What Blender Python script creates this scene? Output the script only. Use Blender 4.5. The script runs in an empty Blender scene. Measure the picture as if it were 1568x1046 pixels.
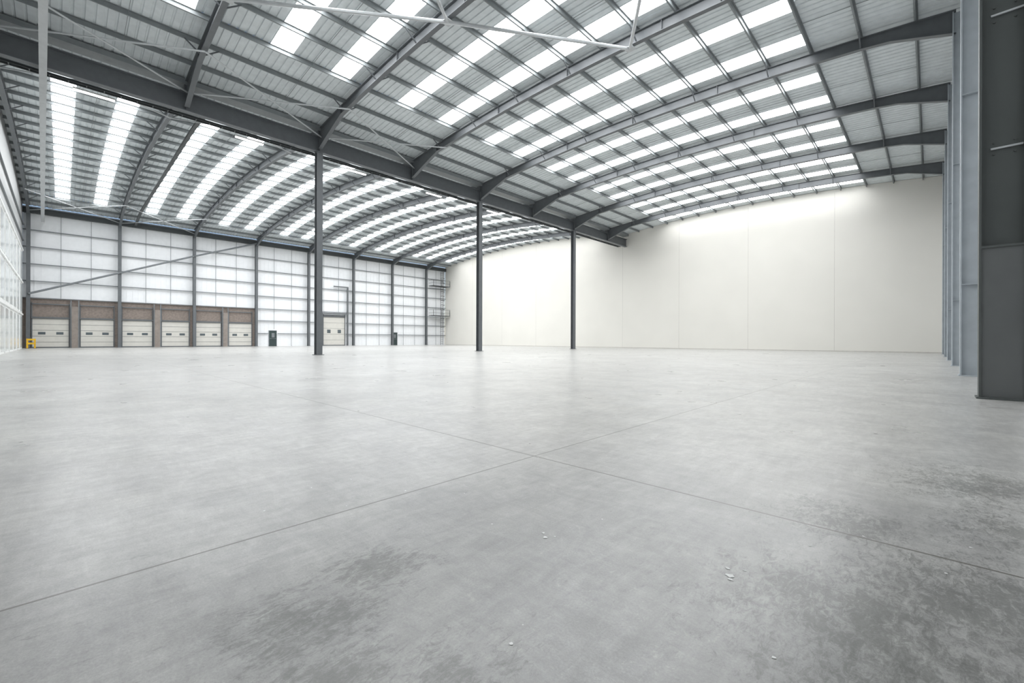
import bpy, math, random
from mathutils import Vector, Matrix
random.seed(7)
scene = bpy.context.scene
scene.view_settings.view_transform = 'Standard'
scene.view_settings.look = 'None'

# ------------------------------------------------------------------ layout
XL, XV, XR = -64.6, -27.7, 0.6        # dock wall, valley line, right column line
XRW = 1.35                            # right cladding plane
Y0, Y1 = -2.7, 49.4                   # near end wall, far cream wall
GRID = [-2.3 + 6.75*k for k in range(8)]   # portal frames
GRID = [g for g in GRID if g < Y1-1]
PS = 1.77                             # purlin spacing

def zr(a):
    if a >= XV:
        c, h, r = (XV+XRW)/2, (XRW-XV)/2, 0.8
    else:
        c, h, r = (XV+XL-0.3)/2, (XV-XL+0.3)/2, 1.3
    return 14.3 + r*(1-((a-c)/h)**2)

# ------------------------------------------------------------------ materials
def mat(name, col, rough=0.5, metal=0.0, var=0.06, scale=3.0):
    m = bpy.data.materials.new(name); m.use_nodes = True
    nt = m.node_tree; bs = nt.nodes['Principled BSDF']
    tc = nt.nodes.new('ShaderNodeTexCoord')
    n = nt.nodes.new('ShaderNodeTexNoise'); n.inputs['Scale'].default_value = scale
    n.inputs['Detail'].default_value = 2
    nt.links.new(tc.outputs['Object'], n.inputs['Vector'])
    r = nt.nodes.new('ShaderNodeValToRGB')
    r.color_ramp.elements[0].position = 0.3; r.color_ramp.elements[1].position = 0.7
    r.color_ramp.elements[0].color = [c*(1-var) for c in col]+[1]
    r.color_ramp.elements[1].color = [min(1, c*(1+var)) for c in col]+[1]
    nt.links.new(n.outputs['Fac'], r.inputs['Fac'])
    nt.links.new(r.outputs['Color'], bs.inputs['Base Color'])
    bs.inputs['Roughness'].default_value = rough
    bs.inputs['Metallic'].default_value = metal
    return m

def emis(name, col, strength, base=(0.8,0.85,0.9)):
    m = bpy.data.materials.new(name); m.use_nodes = True
    nt = m.node_tree; bs = nt.nodes['Principled BSDF']
    bs.inputs['Base Color'].default_value = (*base, 1)
    bs.inputs['Roughness'].default_value = 0.5
    bs.inputs['Emission Color'].default_value = (*col, 1)
    bs.inputs['Emission Strength'].default_value = strength
    return m

M_steel   = mat('painted_grey_steel', (0.12,0.13,0.138), 0.45)
M_steelL  = mat('painted_light_grey_steel', (0.44,0.48,0.51), 0.45)
M_rail    = mat('mid_grey_rail', (0.18,0.195,0.205), 0.5)
M_dark    = mat('dark_grey_steel', (0.058,0.065,0.067), 0.5)
M_near    = mat('grey_green_steel', (0.085,0.095,0.092), 0.5, var=0.03)
M_nearL   = mat('grey_column_guard', (0.13,0.138,0.138), 0.5, var=0.03)
M_galv    = mat('galvanised_steel', (0.22,0.24,0.245), 0.45, 0.0)
M_galvL   = mat('galvanised_tube', (0.50,0.52,0.53), 0.4, 0.0)
M_deck    = mat('white_liner_sheet', (0.63,0.67,0.685), 0.5)
M_clad    = mat('white_wall_cladding', (0.83,0.845,0.86), 0.5, var=0.02)
M_clad2   = mat('grey_wall_cladding', (0.45,0.46,0.46), 0.5, var=0.03)
M_cream   = mat('cream_plaster_panels', (0.79,0.772,0.72), 0.75, var=0.02, scale=0.3)
M_joint   = mat('cream_joint_sealant', (0.58,0.56,0.52), 0.8)
M_brown   = mat('brown_concrete_panel', (0.24,0.20,0.175), 0.8, var=0.15, scale=6)
M_pier    = mat('beige_pier', (0.26,0.225,0.20), 0.8, var=0.1)
M_door    = mat('pale_grey_door_panel', (0.60,0.585,0.54), 0.5, var=0.03)
M_pdoor   = mat('dark_green_door', (0.03,0.05,0.05), 0.4)
M_glass   = mat('window_glazing', (0.10,0.12,0.13), 0.08)
M_white   = mat('white_frame', (0.80,0.81,0.80), 0.4, var=0.02)
M_yellow  = mat('yellow_safety_paint', (0.85,0.50,0.02), 0.4)
M_office  = mat('pale_office_glazing', (0.70,0.74,0.74), 0.12, var=0.1, scale=0.5)
M_speck   = mat('white_paint_speck', (0.75,0.76,0.74), 0.7)
M_sky     = emis('translucent_rooflight', (0.972,0.985,1.0), 10.2)
M_lamp    = emis('led_tube', (1,0.98,0.94), 14.0)

# ------------------------------------------------------------------ mesh builder
class MB:
    def __init__(s, name, mats):
        s.name, s.mats, s.v, s.f, s.m = name, mats, [], [], []
    def quad(s, pts, m=0):
        i = len(s.v); s.v += [tuple(p) for p in pts]; s.f.append(tuple(range(i, i+len(pts)))); s.m.append(m)
    def box(s, x0,x1,y0,y1,z0,z1, m=0):
        i = len(s.v)
        s.v += [(x0,y0,z0),(x1,y0,z0),(x1,y1,z0),(x0,y1,z0),(x0,y0,z1),(x1,y0,z1),(x1,y1,z1),(x0,y1,z1)]
        for q in ((0,3,2,1),(4,5,6,7),(0,1,5,4),(1,2,6,5),(2,3,7,6),(3,0,4,7)):
            s.f.append(tuple(i+k for k in q)); s.m.append(m)
    def strip(s, pts, y0, y1, m=0):   # pts: (x, zlo, zhi)
        i = len(s.v)
        for x,a,b in pts: s.v += [(x,y0,a),(x,y1,a),(x,y1,b),(x,y0,b)]
        n = len(pts)
        for k in range(n-1):
            o = i+4*k
            for q in ((0,1,5,4),(1,2,6,5),(2,3,7,6),(3,0,4,7)):
                s.f.append(tuple(o+t for t in q)); s.m.append(m)
        s.f.append((i+3,i+2,i+1,i)); s.m.append(m)
        o = i+4*(n-1); s.f.append((o,o+1,o+2,o+3)); s.m.append(m)
    def bar(s, p, q, w=0.06, h=None, m=0):
        h = h or w
        p, q = Vector(p), Vector(q); d = (q-p).normalized()
        up = Vector((0,0,1)) if abs(d.z) < 0.95 else Vector((1,0,0))
        r = d.cross(up).normalized(); u = r.cross(d).normalized()
        i = len(s.v)
        for c in (p,q):
            for sx,sz in ((-1,-1),(1,-1),(1,1),(-1,1)):
                s.v.append(tuple(c + r*sx*w/2 + u*sz*h/2))
        for f in ((0,1,5,4),(1,2,6,5),(2,3,7,6),(3,0,4,7),(3,2,1,0),(4,5,6,7)):
            s.f.append(tuple(i+k for k in f)); s.m.append(m)
    def tube(s, p, q, r=0.05, n=8, m=0):
        p, q = Vector(p), Vector(q); d = (q-p).normalized()
        up = Vector((0,0,1)) if abs(d.z) < 0.95 else Vector((1,0,0))
        a = d.cross(up).normalized(); b = a.cross(d).normalized(); i = len(s.v)
        for c in (p,q):
            for k in range(n):
                t = 2*math.pi*k/n; s.v.append(tuple(c + a*r*math.cos(t) + b*r*math.sin(t)))
        for k in range(n):
            s.f.append((i+k, i+(k+1)%n, i+n+(k+1)%n, i+n+k)); s.m.append(m)
        s.f.append(tuple(i+k for k in reversed(range(n)))); s.m.append(m)
        s.f.append(tuple(i+n+k for k in range(n))); s.m.append(m)
    def hcol(s, x, y, z0, z1, d=0.4, w=0.3, t=0.03, m=0):   # flanges facing +-x
        s.box(x-d/2, x-d/2+t, y-w/2, y+w/2, z0, z1, m)
        s.box(x+d/2-t, x+d/2, y-w/2, y+w/2, z0, z1, m)
        s.box(x-d/2+t, x+d/2-t, y-t/3, y+t/3, z0, z1, m)
    def build(s):
        me = bpy.data.meshes.new(s.name); me.from_pydata(s.v, [], s.f)
        for mt in s.mats: me.materials.append(mt)
        me.polygons.foreach_set('material_index', s.m)
        me.validate(); me.update()
        o = bpy.data.objects.new(s.name, me); scene.collection.objects.link(o)
        return o

# ------------------------------------------------------------------ floor
def floor_material():
    m = bpy.data.materials.new('power_floated_concrete'); m.use_nodes = True
    nt = m.node_tree; N = nt.nodes; L = nt.links; bs = N['Principled BSDF']
    tc = N.new('ShaderNodeTexCoord')
    def noise(scale, detail=5, rough=0.55, stretch=None, rot=0, dist=0, loc=(0,0,0)):
        n = N.new('ShaderNodeTexNoise'); n.inputs['Scale'].default_value = scale
        n.inputs['Detail'].default_value = detail; n.inputs['Roughness'].default_value = rough
        n.inputs['Distortion'].default_value = dist
        mp = N.new('ShaderNodeMapping')
        if stretch: mp.inputs['Scale'].default_value = stretch
        mp.inputs['Rotation'].default_value = (0,0,rot); mp.inputs['Location'].default_value = loc
        L.new(tc.outputs['Object'], mp.inputs['Vector']); L.new(mp.outputs['Vector'], n.inputs['Vector'])
        return n.outputs['Fac']
    def ramp(fac, p0, c0, p1, c1):
        r = N.new('ShaderNodeValToRGB'); e = r.color_ramp.elements
        e[0].position = p0; e[1].position = p1
        e[0].color = (*c0,1); e[1].color = (*c1,1); L.new(fac, r.inputs['Fac']); return r.outputs['Color']
    def mix(a, b, fac, mode='MIX'):
        x = N.new('ShaderNodeMix'); x.data_type='RGBA'; x.blend_type = mode
        L.new(a, x.inputs['A']); L.new(b, x.inputs['B'])
        if isinstance(fac, float): x.inputs['Factor'].default_value = fac
        else: L.new(fac, x.inputs['Factor'])
        return x.outputs['Result']
    def math_(op, a, b=None):
        x = N.new('ShaderNodeMath'); x.operation = op
        for i,v in enumerate((a,b)):
            if v is None: continue
            if isinstance(v,(int,float)): x.inputs[i].default_value = v
            else: L.new(v, x.inputs[i])
        return x.outputs[0]
    sx = N.new('ShaderNodeSeparateXYZ'); L.new(tc.outputs['Object'], sx.inputs[0])
    def spot(px,py,rad):
        dx = math_('SUBTRACT', sx.outputs['X'], px); dy = math_('SUBTRACT', sx.outputs['Y'], py)
        d = math_('SQRT', math_('ADD', math_('MULTIPLY',dx,dx), math_('MULTIPLY',dy,dy)))
        return math_('MAXIMUM', math_('SUBTRACT', 1.0, math_('DIVIDE', d, rad)), 0.0)
    base = ramp(noise(0.35, 3, 0.5, dist=0.2), 0.32, (0.445,0.44,0.423), 0.68, (0.54,0.535,0.515))
    c = mix(base, ramp(noise(1.7, 6, 0.62, dist=0.4), 0.3, (0.84,0.84,0.85), 0.7, (1.10,1.10,1.09)), 1.0, 'MULTIPLY')
    # slab colour darkened around the camera corner, edge broken up by noise
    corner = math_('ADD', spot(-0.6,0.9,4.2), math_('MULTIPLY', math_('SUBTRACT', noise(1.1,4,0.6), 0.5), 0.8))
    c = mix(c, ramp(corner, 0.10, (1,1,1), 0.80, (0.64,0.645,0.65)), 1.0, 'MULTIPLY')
    # power-float marks, swirls and grain
    c = mix(c, ramp(noise(4.5, 8, 0.72, dist=1.6), 0.36, (0.88,0.88,0.88), 0.64, (1.07,1.07,1.07)), 0.9, 'MULTIPLY')
    c = mix(c, ramp(noise(14, 6, 0.7, stretch=(1,0.22,1), rot=0.6, dist=0.6), 0.35, (0.86,0.86,0.86), 0.65, (1.07,1.07,1.07)), 0.9, 'MULTIPLY')
    c = mix(c, ramp(noise(18, 6, 0.7, stretch=(0.25,1,1), rot=0.35, dist=0.8), 0.35, (0.89,0.89,0.89), 0.65, (1.06,1.06,1.06)), 0.9, 'MULTIPLY')
    c = mix(c, ramp(noise(110, 4, 0.8), 0.32, (0.78,0.78,0.78), 0.68, (1.14,1.14,1.14)), 0.85, 'MULTIPLY')
    # localised rough stains
    st = noise(34.0, 8, 0.8, stretch=(1,0.45,1), rot=0.9, dist=0.8)
    st2 = noise(5.0, 5, 0.65, dist=0.3, loc=(1.7,0.4,0))
    total = None
    for s_ in ((-0.18,1.95,0.8),(0.10,2.45,0.75),(0.05,1.5,0.55),(-0.35,3.0,0.55),(-1.58,0.62,0.45),(-1.75,0.95,0.35),(-0.95,0.75,0.4),(0.3,4.4,0.9),(-1.25,0.55,0.35),(0.4,3.4,0.6)):
        f = spot(*s_)
        total = f if total is None else math_('MAXIMUM', total, f)
    msk = math_('ADD', math_('ADD', math_('MULTIPLY', st, 0.68), math_('MULTIPLY', st2, 0.32)), math_('MULTIPLY', total, 0.19))
    c = mix(c, ramp(msk, 0.57, (1,1,1), 0.68, (0.56,0.565,0.555)), 1.0, 'MULTIPLY')
    # pale dusty residue, only around the camera corner
    pd = math_('ADD', noise(26, 8, 0.8, dist=1.0, loc=(5,2,0)), math_('MULTIPLY', spot(-0.8,1.8,4.0), 0.10))
    c = mix(c, ramp(pd, 0.66, (1,1,1), 0.76, (1.3,1.29,1.26)), 1.0, 'MULTIPLY')
    def joint(coord, off, P, w):
        a = math_('ADD', math_('SUBTRACT', coord, off), 100*P + P/2)
        mm = math_('MODULO', a, P)
        return math_('LESS_THAN', math_('ABSOLUTE', math_('SUBTRACT', mm, P/2)), w)
    j = math_('MAXIMUM', joint(sx.outputs['X'], -2.45, 6.9, 0.007), joint(sx.outputs['Y'], 2.82, 6.9, 0.0085))
    dk = N.new('ShaderNodeRGB'); dk.outputs[0].default_value = (0.11,0.105,0.09,1)
    c = mix(c, dk.outputs[0], math_('MULTIPLY', j, 0.85))
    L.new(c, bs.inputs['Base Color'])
    rr = N.new('ShaderNodeMapRange'); L.new(noise(1.3, 4, 0.55), rr.inputs['Value'])
    rr.inputs['From Min'].default_value = 0.3; rr.inputs['From Max'].default_value = 0.7
    rr.inputs['To Min'].default_value = 0.27; rr.inputs['To Max'].default_value = 0.36
    L.new(rr.outputs['Result'], bs.inputs['Roughness'])
    bs.inputs['IOR'].default_value = 1.6
    b = N.new('ShaderNodeBump'); b.inputs['Strength'].default_value = 0.15; b.inputs['Distance'].default_value = 0.002
    L.new(noise(60, 4, 0.7), b.inputs['Height']); L.new(b.outputs['Normal'], bs.inputs['Normal'])
    return m
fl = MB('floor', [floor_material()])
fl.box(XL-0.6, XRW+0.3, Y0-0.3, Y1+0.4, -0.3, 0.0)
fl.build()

sp = MB('floor_paint_specks', [M_speck])
def blob(x,y,r):
    n=9; pts=[]
    for k in range(n):
        t=2*math.pi*k/n; rr=r*random.uniform(0.5,1.1); pts.append((x+rr*math.cos(t)*1.2,y+rr*math.sin(t),0.0015))
    sp.quad(pts)
for x,y,r in ((-0.61,1.97,0.022),(-0.64,2.03,0.012),(-0.58,2.06,0.009),(-0.60,1.94,0.012),(-1.40,1.70,0.013),(-1.44,1.73,0.009),(-1.37,1.74,0.007)): blob(x,y,r)
for k in range(40): blob(random.uniform(-3.5,0.4), random.uniform(0.8,6), random.uniform(0.003,0.008))
sp.build()

# ------------------------------------------------------------------ roof deck + rooflights
def arch_nodes(x0, x1):
    n = round((x1-x0)/PS); return [x0 + (x1-x0)*k/n for k in range(n+1)]
AR = arch_nodes(XV, XRW); AL = arch_nodes(XL-0.3, XV)
def sky_y(offs):
    out = []
    for g in [GRID[0]-6.75] + GRID:
        for o in offs:
            if Y0+0.3 < g+o-0.5 and g+o+0.5 < Y1-0.3: out.append((g+o-0.5, g+o+0.5))
    return out
ceil = MB('ceiling', [M_deck])
def ribs(y0, y1, pitch=0.333):
    n = max(1, round((y1-y0)/pitch)); p = (y1-y0)/n; out = []
    for k in range(n):
        o = y0+k*p
        out += [(o,0),(o+p*0.68,0),(o+p*0.76,0.04),(o+p*0.92,0.04)]
    out.append((y1,0)); return out
def deck(mb, nodes, y0, y1, flat=False):
    pr = [(y0,0),(y1,0)] if flat else ribs(y0,y1)
    xs = []
    for a,b in zip(nodes[:-1],nodes[1:]): xs += [a] if flat else [a,(a+b)/2]
    xs.append(nodes[-1])
    for i in range(len(xs)-1):
        for (ya,za),(yb,zb) in zip(pr[:-1],pr[1:]):
            z0 = zr(xs[i]); z1 = zr(xs[i+1])
            mb.quad([(xs[i],ya,z0+za),(xs[i+1],ya,z1+za),(xs[i+1],yb,z1+zb),(xs[i],yb,z0+zb)])
for nodes,sx0,sx1,SK in ((AR,XV+5.3,XRW-6.0,sky_y((2.8,5.65))),(AL,XL+2.6,XV-3.6,sky_y((2.35,5.05)))):
    ia = min(range(len(nodes)), key=lambda k: abs(nodes[k]-sx0)); ib = min(range(len(nodes)), key=lambda k: abs(nodes[k]-sx1))
    lo, mid, hi = nodes[:ia+1], nodes[ia:ib+1], nodes[ib:]
    ys = Y0-0.3
    deck(ceil, lo, Y0-0.3, Y1+0.3); deck(ceil, hi, Y0-0.3, Y1+0.3)
    for a,b in SK:
        deck(ceil, mid, ys, a); ys = b
        s = MB('skylight', [M_sky]); deck(s, mid, a, b, True); s.build()
    deck(ceil, mid, ys, Y1+0.3)
ceil.build()

# ------------------------------------------------------------------ purlins
pu = MB('roof_purlins', [M_galv])
for nodes in (AR, AL):
    for a in nodes[1:-1]:
        z = zr(a)-0.012
        pu.box(a-0.006,a+0.006,Y0,Y1,z-0.19,z)
        pu.box(a,a+0.065,Y0,Y1,z-0.010,z)
        pu.box(a-0.065,a,Y0,Y1,z-0.19,z-0.18)
    for g in GRID:
        yy = g+4.2 if nodes is AR else g+3.7
        if yy < Y1-1:
            pu.strip([(a, zr(a)-0.13, zr(a)-0.112) for a in nodes[1:-1]], yy-0.009, yy+0.009)
pu.build()

# ------------------------------------------------------------------ rafters
def rafter(name, y, x0, x1, hl=3.0, hr=3.0, dl=0.75, dr=0.75, mtl=M_steel):
    D = 0.50
    r = MB(name, [mtl]); n = 28; pts = []
    for k in range(n+1):
        a = x0 + (x1-x0)*k/n
        top = zr(a)-0.205
        ex = max(0, (1-(a-x0)/hl)*dl, (1-(x1-a)/hr)*dr)
        pts.append((a, top-D-ex, top))
    r.strip([(a,l+0.02,t-0.02) for a,l,t in pts], y-0.008, y+0.008)
    r.strip([(a,t-0.025,t) for a,l,t in pts], y-0.11, y+0.11)
    r.strip([(a,l,l+0.025) for a,l,t in pts], y-0.11, y+0.11)
    for idx in (3, 9, 14, 19, 25):
        a,l,t = pts[idx]; r.box(a-0.01,a+0.01,y-0.10,y+0.10,l+0.02,t-0.02)
    nodes = AR if x0 >= XV-1 else AL
    for k,a in enumerate(nodes[2:-2]):
        if k%2: continue
        top = zr(a)-0.205
        r.bar((a,y+0.66,top+0.02),(a,y+0.05,top-D+0.05),0.05,0.05)
        if y > Y0+1: r.bar((a,y-0.66,top+0.02),(a,y-0.05,top-D+0.05),0.05,0.05)
    return r.build()
for g in GRID:
    rafter('roof_rafter', g, XV+0.2, XR+0.1, 3.0, 2.2, 0.75, 0.45)
    rafter('roof_rafter', g, XL+0.35, XV-0.2, 2.2, 3.0, 0.45, 0.75)

# ------------------------------------------------------------------ valley beam + columns
vb = MB('valley_beam', [M_steel, M_galv, M_dark])
vb.box(XV-0.012,XV+0.012,Y0,Y1,12.75,13.65)
vb.box(XV-0.17,XV+0.17,Y0,Y1,12.70,12.74); vb.box(XV-0.17,XV+0.17,Y0,Y1,13.62,13.66)
vb.box(XV-0.35,XV+0.35,Y0,Y1,14.0,14.03,1); vb.box(XV-0.37,XV-0.35,Y0,Y1,14.0,14.25,1); vb.box(XV+0.35,XV+0.37,Y0,Y1,14.0,14.25,1)
for g in GRID:
    vb.box(XV-0.16,XV+0.16,g-0.015,g+0.015,12.74,13.62)
    vb.box(XV-0.2,XV+0.2,g-0.12,g+0.12,13.66,14.0,0)
vb.build()
for k,g in enumerate(GRID):
    if k in (0,2,4,6):
        c = MB('steel_column', [M_steel]); c.hcol(XV, g, 0.0, 12.68, 0.38, 0.36, 0.03)
        c.box(XV-0.28,XV+0.28,g-0.26,g+0.26,0,0.03); c.box(XV-0.25,XV+0.25,g-0.2,g+0.2,12.66,12.69)
        c.build()
ct = MB('cable_tray', [M_dark])
x = XV-0.75
ct.box(x-0.15,x-0.12,Y0+0.3,Y1-0.3,12.75,12.85); ct.box(x+0.12,x+0.15,Y0+0.3,Y1-0.3,12.75,12.85)
y = Y0+0.5
while y < Y1-0.5: ct.box(x-0.12,x+0.12,y-0.02,y+0.02,12.76,12.78); y += 0.6
ct.build()
tr = MB('cable_trunking', [M_galvL])
p, q = Vector((XL+0.1,-1.34,12.75)), Vector((-3.0,-0.07,12.3))
tr.bar(p, q, 0.24, 0.1)
n = 16
for k in range(n+1):
    c = p.lerp(q, k/n)
    if abs(c.x-XV) > 1.0: tr.box(c.x-0.01,c.x+0.01,c.y-0.01,c.y+0.01,c.z+0.05,zr(c.x)-0.02)
tr.build()
ct = MB('cable_tray', [M_dark])
n = 20; xs=[XL+0.4+(XV-1.3-XL-0.4)*k/n for k in range(n+1)]
f = lambda a: min(zr(a)-0.75, 14.2)
for s in (-1,1): ct.strip([(a,f(a),f(a)+0.1) for a in xs], 5.75+s*0.1-0.012, 5.75+s*0.1+0.012)
ct.strip([(a,f(a),f(a)+0.015) for a in xs], 5.65, 5.85)
ct.build()

# ------------------------------------------------------------------ roof bracing
br = MB('roof_bracing', [M_galvL])
def zb(a): return zr(a)-0.80
def brace(a0,g0,a1,g1,r=0.075): br.tube((a0,g0,zb(a0)),(a1,g1,zb(a1)),r)
G = GRID
brace(-19.6,G[1],-14.6,G[2]); brace(-14.6,G[2],-9.9,G[3]); brace(-9.9,G[3],-5.0,G[2]); brace(-5.0,G[2],-0.2,G[1])
brace(-24.5,G[0],-19.6,G[1]); brace(-14.6,G[2],-10.0,G[1]); brace(-19.6,G[1],-15.0,G[0])
for k in range(0,3):
    brace(-23.5,G[k],-27.3,G[k+1],0.04); brace(-27.3,G[k],-23.5,G[k+1],0.04)
for k in range(0,2):
    brace(-32.5,G[k],-28.2,G[k+1],0.04); brace(-28.2,G[k],-32.5,G[k+1],0.04)
    brace(-64,G[k],-58,G[k+1],0.04); brace(-58,G[k],-64,G[k+1],0.04)
for (a,g) in ((-19.6,G[1]),(-14.6,G[2]),(-9.9,G[3]),(-5.0,G[2])):
    br.box(a-0.2,a+0.2,g-0.2,g+0.2,zb(a)-0.012,zb(a)+0.012)
br.build()

# ------------------------------------------------------------------ LED battens
def led(x,y,z,L):
    o = MB('led_light_fitting', [M_white, M_lamp])
    o.box(x-0.1,x+0.1,y-L/2,y+L/2,z,z+0.08,0); o.box(x-0.08,x+0.08,y-L/2+.02,y+L/2-.02,z-0.03,z,1)
    for s in(-1,1): o.box(x-0.008,x+0.008,y+s*L/3-0.008,y+s*L/3+0.008,z+0.08,zr(x)-0.02,0)
    o.build()
for k in (0,1,2,3,4): led(-29.6, G[k]+3.4, 12.95, 1.5)

# ------------------------------------------------------------------ walls
xsw = [XL-0.3 + (XV-XL+0.3)*k/24 for k in range(24)] + [XV + (XRW-XV)*k/20 for k in range(21)]
w = MB('wall_far', [M_cream, M_joint])
w.strip([(a,0,zr(a)-0.02) for a in xsw], Y1, Y1+0.25, 0)
x = 0.85
while x > XL:
    if x < XRW-0.3: w.box(x-0.014,x+0.014,Y1-0.004,Y1,0,zr(x)-0.3,1)
    x -= 7.25
w.build()
t = MB('trim_far', [M_joint]); t.box(XL+0.1,XRW-0.1,Y1-0.02,Y1,0,0.08); t.build()

w = MB('wall_near', [M_clad2])
w.strip([(a,0,zr(a)-0.02) for a in xsw], Y0-0.25, Y0, 0); w.build()
w = MB('wall_rails', [M_rail])
for z in (10.6,12.2): w.box(XL,XRW,Y0,Y0+0.12,z,z+0.06,0)
w.build()
of = MB('office_glazed_partition', [M_white, M_office, M_glass])
of.box(XL+3.0,XV-3,Y0,Y0+0.12,0,9.4,0)
x = XL+3.4
while x < XV-6:
    for z0,z1 in ((0.15,3.0),(3.5,6.0),(6.5,9.0)):
        of.box(x,x+3.4,Y0+0.12,Y0+0.14,z0,z1,1)
    of.box(x+3.46,x+3.58,Y0+0.12,Y0+0.18,0,9.4,0)
    x += 3.6
for z in (3.15,6.15,9.2): of.box(XL+3.0,XV-3,Y0+0.12,Y0+0.2,z,z+0.14,0)
of.build()

w = MB('wall_right', [M_clad])
w.box(XRW,XRW+0.2,Y0,Y1,0,14.28,0); w.build()
w = MB('wall_rails', [M_rail])
for z in (1.6,3.4,5.2,7.0,8.8,10.6,12.4): w.box(XRW-0.16,XRW-0.01,Y0,Y1,z,z+0.06)
w.box(XRW-0.15,XRW-0.01,Y0,Y1,13.4,13.8)
w.build()
for k,g in enumerate(GRID):
    if k < 2: continue
    c = MB('steel_column', [M_near, M_nearL, M_galvL] if k==2 else [M_steelL])
    d = 0.55
    c.hcol(XR+d/2, g, 0, zr(XR)-0.3, d, 0.28, 0.03)
    c.box(XR-0.03,XR+d+0.03,g-0.2,g+0.2,0,0.03)
    if k != 2:
        for z in (2.6,8.0): c.box(XR+0.03,XR+d-0.03,g-0.14,g+0.14,z,z+0.02)
    else:
        c.box(XR+0.03,XR+d-0.03,g-0.11,g-0.08,0.03,2.60,1)
        c.box(XR+0.03,XR+d-0.03,g-0.14,g+0.14,2.60,2.64,0)
        c.box(XR+0.14,XR+d-0.04,g-0.05,g-0.02,4.30,4.33,2)
        c.box(XR+0.14,XR+d-0.04,g-0.05,g-0.02,6.60,6.63,2)
        for z in (4.22,4.42,6.5,6.75):
            for dx in (0.18,0.42): c.tube((XR+dx,g-0.01,z),(XR+dx,g-0.035,z),0.016,6,0)
    c.build()

# left dock wall
YD = GRID[3]
w = MB('wall_left', [M_clad, M_brown])
w.box(XL-0.6,XL-0.4,Y0,Y1,0,14.25,0)
w.box(XL-0.4,XL-0.34,Y0,YD,0,5.0,1)
y = Y0+0.3
while y < Y1:
    w.box(XL-0.4,XL-0.385,y-0.03,y+0.03,5.1 if y < YD else 0,13.6,0); y += 0.5
w.build()
w = MB('wall_rails', [M_rail, M_dark])
for z in (5.0,6.7,8.4,10.1,11.8): w.box(XL-0.28,XL-0.12,Y0,Y1,z,z+0.08,0)
for z in (1.7,3.4):
    ys = YD
    for (a,b) in (((19.5,20.7),(26.8,30.4),(38.3,39.5)) if z < 2.2 else ((26.8,30.4),)):
        w.box(XL-0.28,XL-0.12,ys,a,z,z+0.08,0); ys = b
    w.box(XL-0.28,XL-0.12,ys,Y1,z,z+0.08,0)
for g in GRID:
    for o in (2.25,4.5):
        if g+o < Y1: w.box(XL-0.16,XL-0.13,g+o-0.02,g+o+0.02,5.0 if g+o<YD or 26<g+o<31 else (2.3 if 38<g+o<40 or 19<g+o<21 else 0),13.5,0)
w.box(XL-0.28,XL+0.05,Y0,Y1,13.5,14.05,1)
w.build()
for g in GRID:
    c = MB('steel_column', [M_steel]); c.hcol(XL+0.12,g,0,13.45,0.4,0.28,0.03)
    c.box(XL-0.1,XL+0.4,g-0.2,g+0.2,0,0.03); c.build()
b = MB('wall_bracing', [M_rail])
zz = [5.4,8.2,11.0,13.6]
for k in range(3): b.tube((XL+0.42,GRID[k]+0.02,zz[k]),(XL+0.42,GRID[k+1]-0.02,zz[k+1]),0.1)
b.build()

def dock_door(y, w=2.55, h=3.0, name='loading_dock_door', x=XL-0.33, extra=1.6):
    o = MB(name, [M_door, M_steel, M_glass, M_rail])
    n = 5; ph = h/n
    for k in range(n):
        o.box(x,x+0.06,y-w/2,y+w/2,k*ph+0.018,(k+1)*ph-0.018,0)
        if k: o.box(x+0.005,x+0.03,y-w/2,y+w/2,k*ph-0.018,k*ph+0.018,3)
    for s in (-1,1): o.box(x+0.06,x+0.07,y+s*w/4-0.26,y+s*w/4+0.26,2*ph+0.17,3*ph-0.17,2)
    for s in (-1,1): o.box(x,x+0.12,y+s*(w/2+0.05)-0.045,y+s*(w/2+0.05)+0.045,0,h+extra,1)
    o.box(x,x+0.2,y-w/2-0.09,y+w/2+0.09,h,h+0.16,1)
    o.box(x,x+0.14,y-w/2,y+w/2,0,0.12,1)
    o.tube((x+0.17,y-w/2-0.05,h+extra-0.15),(x+0.17,y+w/2+0.05,h+extra-0.15),0.06,8,1)
    return o.build()
for k in range(3):
    for o in (1.55, 5.0): dock_door(GRID[k]+o)
for k in range(3):
    pr = MB('dock_pier', [M_pier, M_rail])
    yc = GRID[k]+3.275
    pr.box(XL-0.33,XL+0.05,yc-0.24,yc+0.24,0,4.3,0)
    for s in (-1,1): pr.box(XL-0.1,XL+0.0,yc+s*0.29-0.045,yc+s*0.29+0.045,0,4.95,1)
    pr.build()
dock_door(28.6, 3.2, 4.3, 'level_access_door', XL-0.38, 0.4)
fr = MB('door_goalpost_frame', [M_steel])
fr.box(XL-0.1,XL+0.1,30.45,30.65,0,9.0); fr.box(XL-0.1,XL+0.1,26.55,26.75,0,4.9); fr.box(XL-0.1,XL+0.1,28.4,30.45,8.85,9.0)
fr.box(XL-0.1,XL+0.1,26.75,30.45,4.75,4.9); fr.build()
def pdoor(n, y):
    o = MB('door_%d'%n, [M_pdoor, M_rail, M_glass])
    x = XL-0.38
    o.box(x,x+0.08,y-0.45,y+0.45,0,2.1,0); o.box(x,x+0.1,y-0.5,y-0.45,0,2.15,1); o.box(x,x+0.1,y+0.45,y+0.5,0,2.15,1)
    o.box(x,x+0.1,y-0.5,y+0.5,2.1,2.15,1); o.box(x+0.08,x+0.09,y-0.15,y+0.22,1.2,1.8,1)
    o.box(x+0.08,x+0.14,y-0.40,y+0.40,1.0,1.05,1)
    o.build()
pdoor(1,20.1); pdoor(2,38.9)

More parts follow.
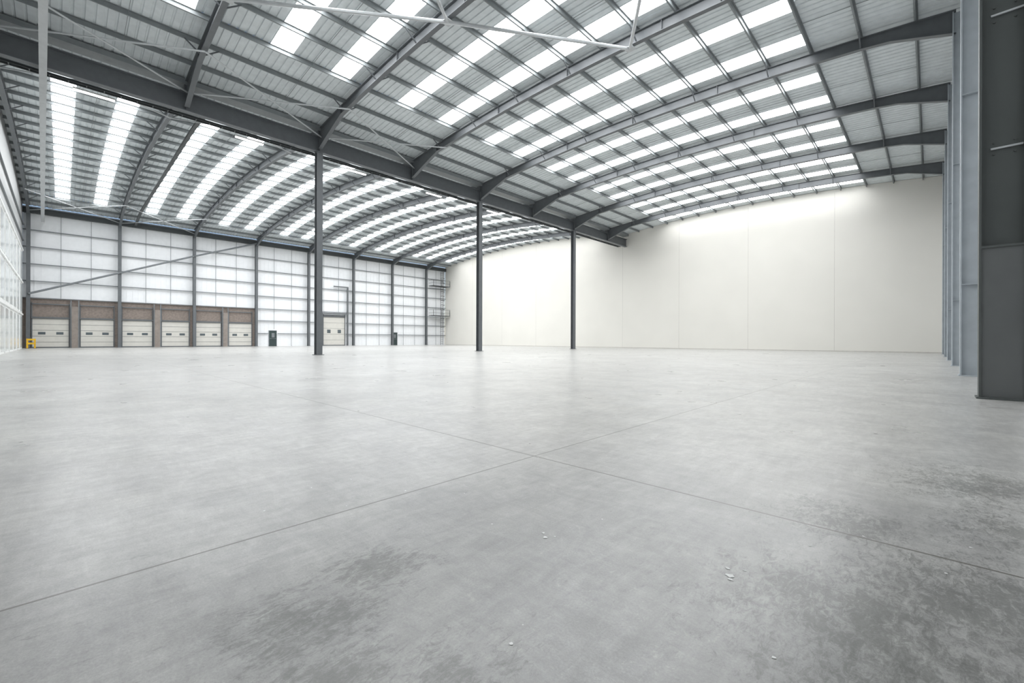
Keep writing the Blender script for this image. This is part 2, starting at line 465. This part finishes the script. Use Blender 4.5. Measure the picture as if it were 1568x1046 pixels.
la = MB('caged_access_ladder', [M_dark])
lx = XL+0.6; ly = 48.0
for s in (-0.25,0.25): la.box(lx-0.02,lx+0.02,ly+s-0.03,ly+s+0.03,0,13.2)
z=0.3
while z<13.2: la.tube((lx,ly-0.25,z),(lx,ly+0.25,z),0.018,6); z+=0.35
for z in (5.2,10.5):
    la.box(XL-0.1,XL+1.4,45.6,49.2,z,z+0.08)
    for yy in (45.6,47.4,49.2): la.box(XL+1.35,XL+1.4,yy-0.03,yy+0.03,z,z+1.1)
    for dz in (0.55,1.1): la.box(XL+1.35,XL+1.4,45.6,49.2,z+dz-0.03,z+dz)
    for dz in (0.55,1.1): la.box(XL-0.1,XL+1.4,45.58,45.63,z+dz-0.03,z+dz)
for z in [2.4+0.8*k for k in range(13)]:
    for k in range(6):
        a0=math.pi*k/6-math.pi/2; a1=math.pi*(k+1)/6-math.pi/2
        la.bar((lx+0.65*math.cos(a0),ly+0.35*math.sin(a0),z),(lx+0.65*math.cos(a1),ly+0.35*math.sin(a1),z),0.03,0.05)
la.build()

yb = MB('yellow_safety_barrier', [M_yellow, M_dark])
for yy in (-2.3,-1.8): yb.box(XL+1.5,XL+1.62,yy-0.06,yy+0.06,0,0.95)
for z in (0.4,0.78): yb.box(XL+1.62,XL+1.68,-2.36,-1.74,z,z+0.16)
for yy in (-2.3,-1.8): yb.box(XL+1.45,XL+1.7,yy-0.12,yy+0.12,0,0.02,1)
yb.build()

# ------------------------------------------------------------------ world + camera
wd = bpy.data.worlds.new('World'); scene.world = wd; wd.use_nodes = True
nt = wd.node_tree; sky = nt.nodes.new('ShaderNodeTexSky'); sky.sun_disc = False
sky.sun_elevation = math.radians(45)
nt.links.new(sky.outputs['Color'], nt.nodes['Background'].inputs['Color'])
nt.nodes['Background'].inputs['Strength'].default_value = 0.15

cam = bpy.data.cameras.new('camera'); co = bpy.data.objects.new('camera', cam); scene.collection.objects.link(co)
cam.sensor_width = 36; cam.lens = 15.27; cam.shift_y = -0.0019; cam.clip_start = 0.05; cam.clip_end = 300
co.matrix_world = Matrix.Translation((0,0,1.0)) @ Matrix.Rotation(math.radians(43.95),4,'Z') @ Matrix.Rotation(math.radians(90),4,'X') @ Matrix.Rotation(math.radians(0.17),4,'Z')
scene.camera = co
